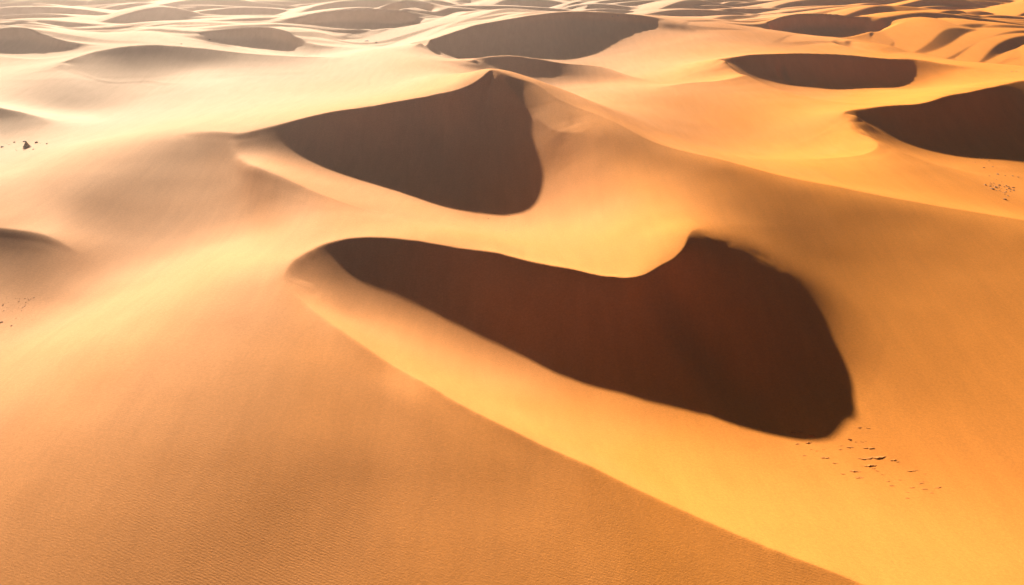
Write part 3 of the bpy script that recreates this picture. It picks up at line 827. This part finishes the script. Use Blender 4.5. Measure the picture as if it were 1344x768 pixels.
def rock_mesh(seed, peak=0.0):
    """angular stone about one metre wide, sitting on z=0"""
    rr = random.Random(seed); bm = bmesh.new()
    bmesh.ops.create_icosphere(bm, subdivisions=3, radius=.5)
    for _ in range(9):                                  # knock flat facets off it
        n = Vector((rr.gauss(0, 1), rr.gauss(0, 1), rr.gauss(0, .8))).normalized(); d = rr.uniform(.26, .40)
        for v in bm.verts:
            e = v.co.dot(n) - d
            if e > 0: v.co -= n * e
    for v in bm.verts:
        v.co.z = v.co.z * .75 + .12
        if peak and v.co.z > .1: v.co.z += peak * max(0, .5 - math.hypot(v.co.x - .05, v.co.y) * 1.7)
        v.co += Vector((rr.uniform(-1, 1), rr.uniform(-1, 1), rr.uniform(-1, 1))) * .012
    me = bpy.data.meshes.new('rock'); bm.to_mesh(me); bm.free()
    return me


def clod_mesh(seed, ragged=1.0):
    """low crusted lump of sand: gentle up-wind, steep broken edge down-wind (-y)"""
    rr = random.Random(seed); bm = bmesh.new(); nx_, ny_ = 30, 16; g = []
    ph = [rr.uniform(0, 6.28) for _ in range(6)]
    for i in range(nx_ + 1):
        u = i / nx_ * 2 - 1; row = []
        env = max(0, 1 - u * u) ** .8
        edge = -.18 * env + ragged * (.07 * math.sin(7 * u + ph[0]) + .04 * math.sin(17 * u + ph[1]) + .03 * rr.uniform(-1, 1)) * env
        hh = env * (.75 + .22 * math.sin(5 * u + ph[2]) + .13 * math.sin(13 * u + ph[3]) + .12 * rr.uniform(-1, 1))
        for j in range(ny_ + 1):
            v = j / ny_                                   # 0 front foot, .25 broken lip, 1 tail
            if v < .25: y = edge - .10 * (1 - v / .25) * env; z = hh * (v / .25) ** .7
            else:
                k = (v - .25) / .75; y = edge + (.62 * env) * k; z = hh * (1 - k) ** 1.6
            z += rr.uniform(-1, 1) * .03 * env * (0 < v < 1)
            row.append(bm.verts.new((u * .5, y, z - .06)))
        g.append(row)
    for i in range(nx_):
        for j in range(ny_):
            bm.faces.new((g[i][j], g[i + 1][j], g[i + 1][j + 1], g[i][j + 1]))
    # closed underside
    loop = [g[i][0] for i in range(nx_ + 1)] + [g[nx_][j] for j in range(1, ny_ + 1)] + [g[i][ny_] for i in range(nx_ - 1, -1, -1)] + [g[0][j] for j in range(ny_ - 1, 0, -1)]
    low = [bm.verts.new((v.co.x, v.co.y, -.35)) for v in loop]
    for i in range(len(loop)):
        k = (i + 1) % len(loop); bm.faces.new((loop[k], loop[i], low[i], low[k]))
    bm.faces.new(low)
    bmesh.ops.recalc_face_normals(bm, faces=bm.faces[:])
    me = bpy.data.meshes.new('sand_clod'); bm.to_mesh(me); bm.free()
    return me


from mathutils import Vector
RM = [rock_mesh(k) for k in range(6)]; PEAK = rock_mesh(40, 1.5); CM = [clod_mesh(k) for k in range(7)]
for m_ in RM + [PEAK]: m_.materials.append(ROCK)
RMB = [m_.copy() for m_ in RM]
for m_ in RMB: m_.materials.clear(); m_.materials.append(ROCKB); m_.name = 'rock'
for m_ in CM: m_.materials.append(CLOD)


def put(name, meshes, items, cat, label, group, hgt=.7, turn=0.0):
    """items: (px, py, width in px, [own label])"""
    rr = random.Random(len(items) * 7 + 1)
    X, Y, Z = hit([(i[0], i[1]) for i in items])
    for k, it in enumerate(items):
        dist = math.sqrt(X[k] ** 2 + Y[k] ** 2 + (CH - Z[k]) ** 2); wm = it[2] * dist / F * (1.25 if name == 'sand_clod' else 1.1)
        me = meshes[k % len(meshes)] if len(it) < 5 else it[4]
        o = bpy.data.objects.new(name, me); C.objects.link(o)
        flat_ = it[3] if len(it) > 3 and it[3] else hgt
        if name == 'sand_clod': flat_ *= .5
        o.scale = (wm, wm * rr.uniform(.7, 1.0) if name == 'rock' else wm * min(1, 2.2 * flat_ + .25), wm * flat_)
        o.location = (X[k], Y[k], Z[k] - (.04 if name == 'rock' else .004) * wm)
        o.rotation_euler = (rr.uniform(-.1, .1), 0, turn + (rr.uniform(-3, 3) if name == 'rock' else rr.uniform(-.3, .3)))
        o['label'] = it[5] if len(it) > 5 else label
        o['category'] = cat; o['group'] = group


G1 = 'dark stones on the pale slope at the left edge'
put('rock', RM, [(35.5, 194, 9.5, .75, PEAK, 'largest dark pointed boulder on the pale sand slope at the far left'),
                 (32.3, 186, 5, .5, RM[1], 'flat dark boulder just above the largest pointed boulder at the left'),
                 (48, 187.5, 4, .8, RM[2], 'hooked dark boulder right of the largest pointed boulder at the left'),
                 (61.5, 189, 3, .8, RM[3], 'dark boulder farthest to the right on the pale left slope'),
                 (3.5, 193, 4.5, .6, RM[4], 'dark boulder at the very left edge of the pale slope'),
                 (44, 196, 3.4, .6, RM[5], 'small dark stone at the right foot of the largest pointed boulder'),
                 (19, 187, 2.6, .8, RM[0], 'small dark boulder between the left edge boulder and the flat one'),
                 ], 'boulder', '', G1)
put('rock', RM, [(12, 190, 2, .5), (22, 198, 1.6, .5), (21, 196, 1.5, .5), (53, 188.5, 1.3, .5), (31, 197.5, 1.6, .4), (39, 199, 1.4, .4), (9, 189, 1.3, .5)],
    'stone', 'tiny dark stone scattered round the boulders on the pale left slope', G1)
rr = random.Random(5)
cl = [(1299 + 32 * rr.random() ** .8, 0, 1.0 + 2.0 * rr.random() ** 2) for _ in range(64)]
cl = [(x, 241 + (x - 1299) * .27 + rr.gauss(2.5, 3.0), w_) for x, _, w_ in cl]
put('rock', RMB, [(1293, 243, 3.4, .7, RMB[0], 'brown stone lying apart at the left end of the rubble patch on the right'),
                  (1303, 248.5, 4.6, .6, RMB[1], 'largest brown stone near the left end of the rubble patch on the right'),
                  (1319, 262, 4.2, .6, RMB[2], 'brown stone lying alone below the rubble patch on the right')], 'stone', '', 'rubble at the right edge')
put('rock', RMB, cl, 'stone', 'small brown stone in the rubble patch at the right edge of the picture', 'rubble at the right edge', .6)
put('rock', RMB, [(1309.6, 228.8, 3.8), (1298.5, 231, 2), (1319, 230.5, 2), (1329, 231, 2.4), (1336, 232.5, 2.2), (1308, 236, 1.6), (1315, 239, 1.5)],
    'stone', 'small brown stone scattered between the dark bowl shadow and the rubble patch', 'stones below the right bowl', .5)
put('rock', RMB, [(1287, 208, 2.2), (1295, 207, 2), (1298, 211, 1.8), (1303, 219, 2), (1291, 220, 2.4), (1280, 213, 1.6)],
    'stone', 'dim stone lying inside the shadow of the dark bowl at the right', 'stones in the shadow of the right bowl', .5)
rr = random.Random(9)
cl = [(rr.uniform(0, 42), rr.uniform(391, 420), .9 + 1.3 * rr.random() ** 2) for _ in range(34)]
put('rock', RMB, [(2.0, 423, 3.6, .5, RMB[3], 'broad brown stone at the very left edge below the pebble patch'), (15.5, 427.5, 2.6, .5, RMB[4], 'brown stone lowest below the pebble patch at the left'),
                  (44.5, 390.5, 2.0, .5, RMB[5], 'small brown stone at the upper right tip of the pebble patch at the left')], 'stone', '', 'pebbles in the left hollow')
put('rock', RMB, cl, 'stone', 'tiny brown pebble in the patch on the lit slope at the left edge', 'pebbles in the left hollow', .5)
put('rock', RMB, [(599, 275, 1.8), (604, 276, 2.2), (601, 279, 1.4), (625, 278, 2.2), (627, 275.5, 1.3), (637, 279, 1.8), (649, 280, 2.2), (668.6, 283, 1.8), (641, 287, 2.6), (616, 285, 1.8), (676, 288, 1.8),
                  (608, 283, 1.3), (650, 289, 1.5), (634, 286, 1.4)], 'stone', 'tiny dark stone below the second bowl shadow near the middle', 'stones below the second bowl', .4)
put('rock', RMB, [(664, 303, 3.6, .25, RMB[0], 'thin flat stone alone on the bright plateau below the second bowl')], 'stone', '', 'stones below the second bowl')
put('rock', RM, [(482, 54, 7, .35, RM[0], 'broad dark boulder beside the gravelly patch on the far pale slope'), (494, 55.5, 3.4, .4, RM[2], 'small dark boulder right of the broad one on the far pale slope')], 'boulder', '', 'far boulders')
put('rock', RM, [(275, 52, 2.6, .6, RM[1], 'dark boulder on the far dune above the long left crest, right of its twin'), (238, 58, 2.2, .6, RM[3], 'small dark boulder on the crest of the long dune at upper left')], 'boulder', '', 'far boulders')
put('rock', RM, [(804, 21, 2), (811, 22, 2), (835, 22.5, 2.2)], 'boulder', 'tiny dark boulder on the far flat behind the twin dunes at top right', 'far boulders', .5)
put('rock', RM, [(1328, 94, 1.8), (1334, 94, 1.4)], 'stone', 'tiny stone on the pale sand above the right crest near the edge', 'far boulders', .5)

G2 = 'broken sand crust below the big shadow'
SC = 'clod'
put('sand_clod', CM, [(1066, 572, 9, .3, CM[0], 'tallest crumbled sand clod right under the tip of the big shadow'),
                      (1041, 567.5, 7, .3, CM[1], 'rounded sand clod touching the lower edge of the big shadow'),
                      (1051, 567, 7, .22, CM[2], 'low sand clod between the rounded one and the tallest one at the shadow edge'),
                      (1061, 581, 7.5, .2, CM[3], 'arched sand clod below the tallest clod'),
                      (1046, 582.5, 5.5, .2, CM[4], 'small flat sand clod left of the arched clod'),
                      (1140, 588, 13, .11, CM[5], 'dark edged sand scarp with ragged rim in the middle of the broken crust'),
                      (1115, 576.5, 4.5, .5, CM[6], 'upright little sand clod at the top left of the broken crust'),
                      (1115, 587, 9, .14, CM[0], 'thin sand scarp left of the ragged dark edged scarp'),
                      (1141, 600.5, 34, .05, CM[1], 'long hairline sand scarp below the ragged dark edged scarp'),
                      (1140, 611, 17, .09, CM[2], 'broad arched sand scarp below the long hairline scarp'),
                      (1122, 618.5, 13, .12, CM[3], 'slanting sand scarp below left of the broad arched scarp'),
                      (1127, 627, 11, .1, CM[4], 'lowest slanting sand scarp of the broken crust'),
                      (1083, 600.8, 10, .15, CM[5], 'dark sand scarp on the left side of the broken crust'),
                      (1096, 608, 7, .12, CM[6], 'small sand scarp just below the dark one on the left side')], SC, '', G2)
put('sand_clod', CM, [(1123, 580, 4), (1131, 580, 4), (1136, 579, 3), (1151, 618, 4.5), (1158, 623, 3.6), (1172, 604, 8), (1178, 606, 5), (1106, 622, 6), (1065, 590, 3), (1081, 590, 3), (1104, 585, 4), (1103, 590, 5),
                      (1165, 632, 5), (1170, 637.5, 6), (1128, 561, 6), (1139, 562, 5), (1057, 576, 3), (1072, 592, 3), (1055, 598, 5), (1146, 615, 5), (1155, 600, 6)],
    SC, 'small low clod of crusted sand among the broken crust below the big shadow', G2, .16)
put('sand_clod', CM, [(1195, 618, 11), (1202, 617, 5), (1214, 622, 4), (1208, 634.5, 8), (1211, 632, 4), (1230, 640, 9), (1196, 640, 7), (1212, 642, 8), (1190, 646, 5), (1180, 630, 5), (1222, 647, 6), (1190, 654, 6)],
    SC, 'faint low ridge of crusted sand at the lower right end of the broken crust', G2, .09)

# ------------------------------------------------------------------ haze
USE_HAZE = True
if USE_HAZE:
    import bmesh
    bm = bmesh.new()
    R = 17000
    zb, zt = float(Zh.min()) - 1, 95.0
    v = [bm.verts.new(p) for p in [(-R, -R, zb), (R, -R, zb), (R, R, zb), (-R, R, zb), (-R, -R, zt), (R, -R, zt), (R, R, zt), (-R, R, zt)]]
    for f in [(3, 2, 1, 0), (4, 5, 6, 7), (0, 1, 5, 4), (1, 2, 6, 5), (2, 3, 7, 6), (3, 0, 4, 7)]:
        bm.faces.new([v[i] for i in f])
    hm = bpy.data.meshes.new('haze'); bm.to_mesh(hm); bm.free()
    ho = link_mesh('haze', hm); ho['kind'] = 'stuff'
    ho['label'] = 'pale dusty haze thickening over the far dunes'; ho['category'] = 'haze'
    m = bpy.data.materials.new('dust_haze'); m.use_nodes = True; t = m.node_tree; t.nodes.clear()
    out = nd(t, 'ShaderNodeOutputMaterial'); vol = nd(t, 'ShaderNodeVolumePrincipled')
    vol.inputs['Color'].default_value = (1.0, .74, .56, 1); vol.inputs['Density'].default_value = .00009; vol.inputs['Anisotropy'].default_value = .7
    t.links.new(vol.outputs[0], out.inputs['Volume'])
    hm.materials.append(m)

# ------------------------------------------------------------------ light
W = bpy.data.worlds.new('World'); bpy.context.scene.world = W; W.use_nodes = True
t = W.node_tree; t.nodes.clear()
out = nd(t, 'ShaderNodeOutputWorld'); bg = nd(t, 'ShaderNodeBackground'); sky = nd(t, 'ShaderNodeTexSky')
sky.sky_type = 'NISHITA'; sky.sun_disc = False; sky.sun_elevation = ELEV
sx, sy = -HORIZ[0], -HORIZ[1]
sky.sun_rotation = math.atan2(sx, sy)
sky.air_density = .04; sky.dust_density = .4; sky.ozone_density = 1.0
bg.inputs['Strength'].default_value = .05
t.links.new(sky.outputs[0], bg.inputs[0]); t.links.new(bg.outputs[0], out.inputs[0])
sl = bpy.data.lights.new('sun', 'SUN'); sl.energy = 5.0; sl.angle = math.radians(.8); sl.color = (1.0, .96, .90)
so = bpy.data.objects.new('sun', sl); C.objects.link(so)
from mathutils import Vector
so.rotation_euler = Vector((sx * math.cos(ELEV), sy * math.cos(ELEV), math.sin(ELEV))).to_track_quat('Z', 'Y').to_euler()
so.location = (0, 0, 300)

cam = bpy.data.cameras.new('camera'); co = bpy.data.objects.new('camera', cam); C.objects.link(co)
co.location = (0, 0, CH); co.rotation_euler = (math.pi / 2 - PITCH, 0, 0)
cam.sensor_width = 36; cam.lens = 36 * F / 1344; cam.clip_end = 40000; cam.clip_start = .5
S = bpy.context.scene; S.camera = co
S.view_settings.view_transform = 'Standard'; S.view_settings.look = 'None'; S.view_settings.gamma = 1; S.view_settings.use_curve_mapping = False
S.view_settings.exposure = 1.72
print('script', round(time.time() - T0, 1))
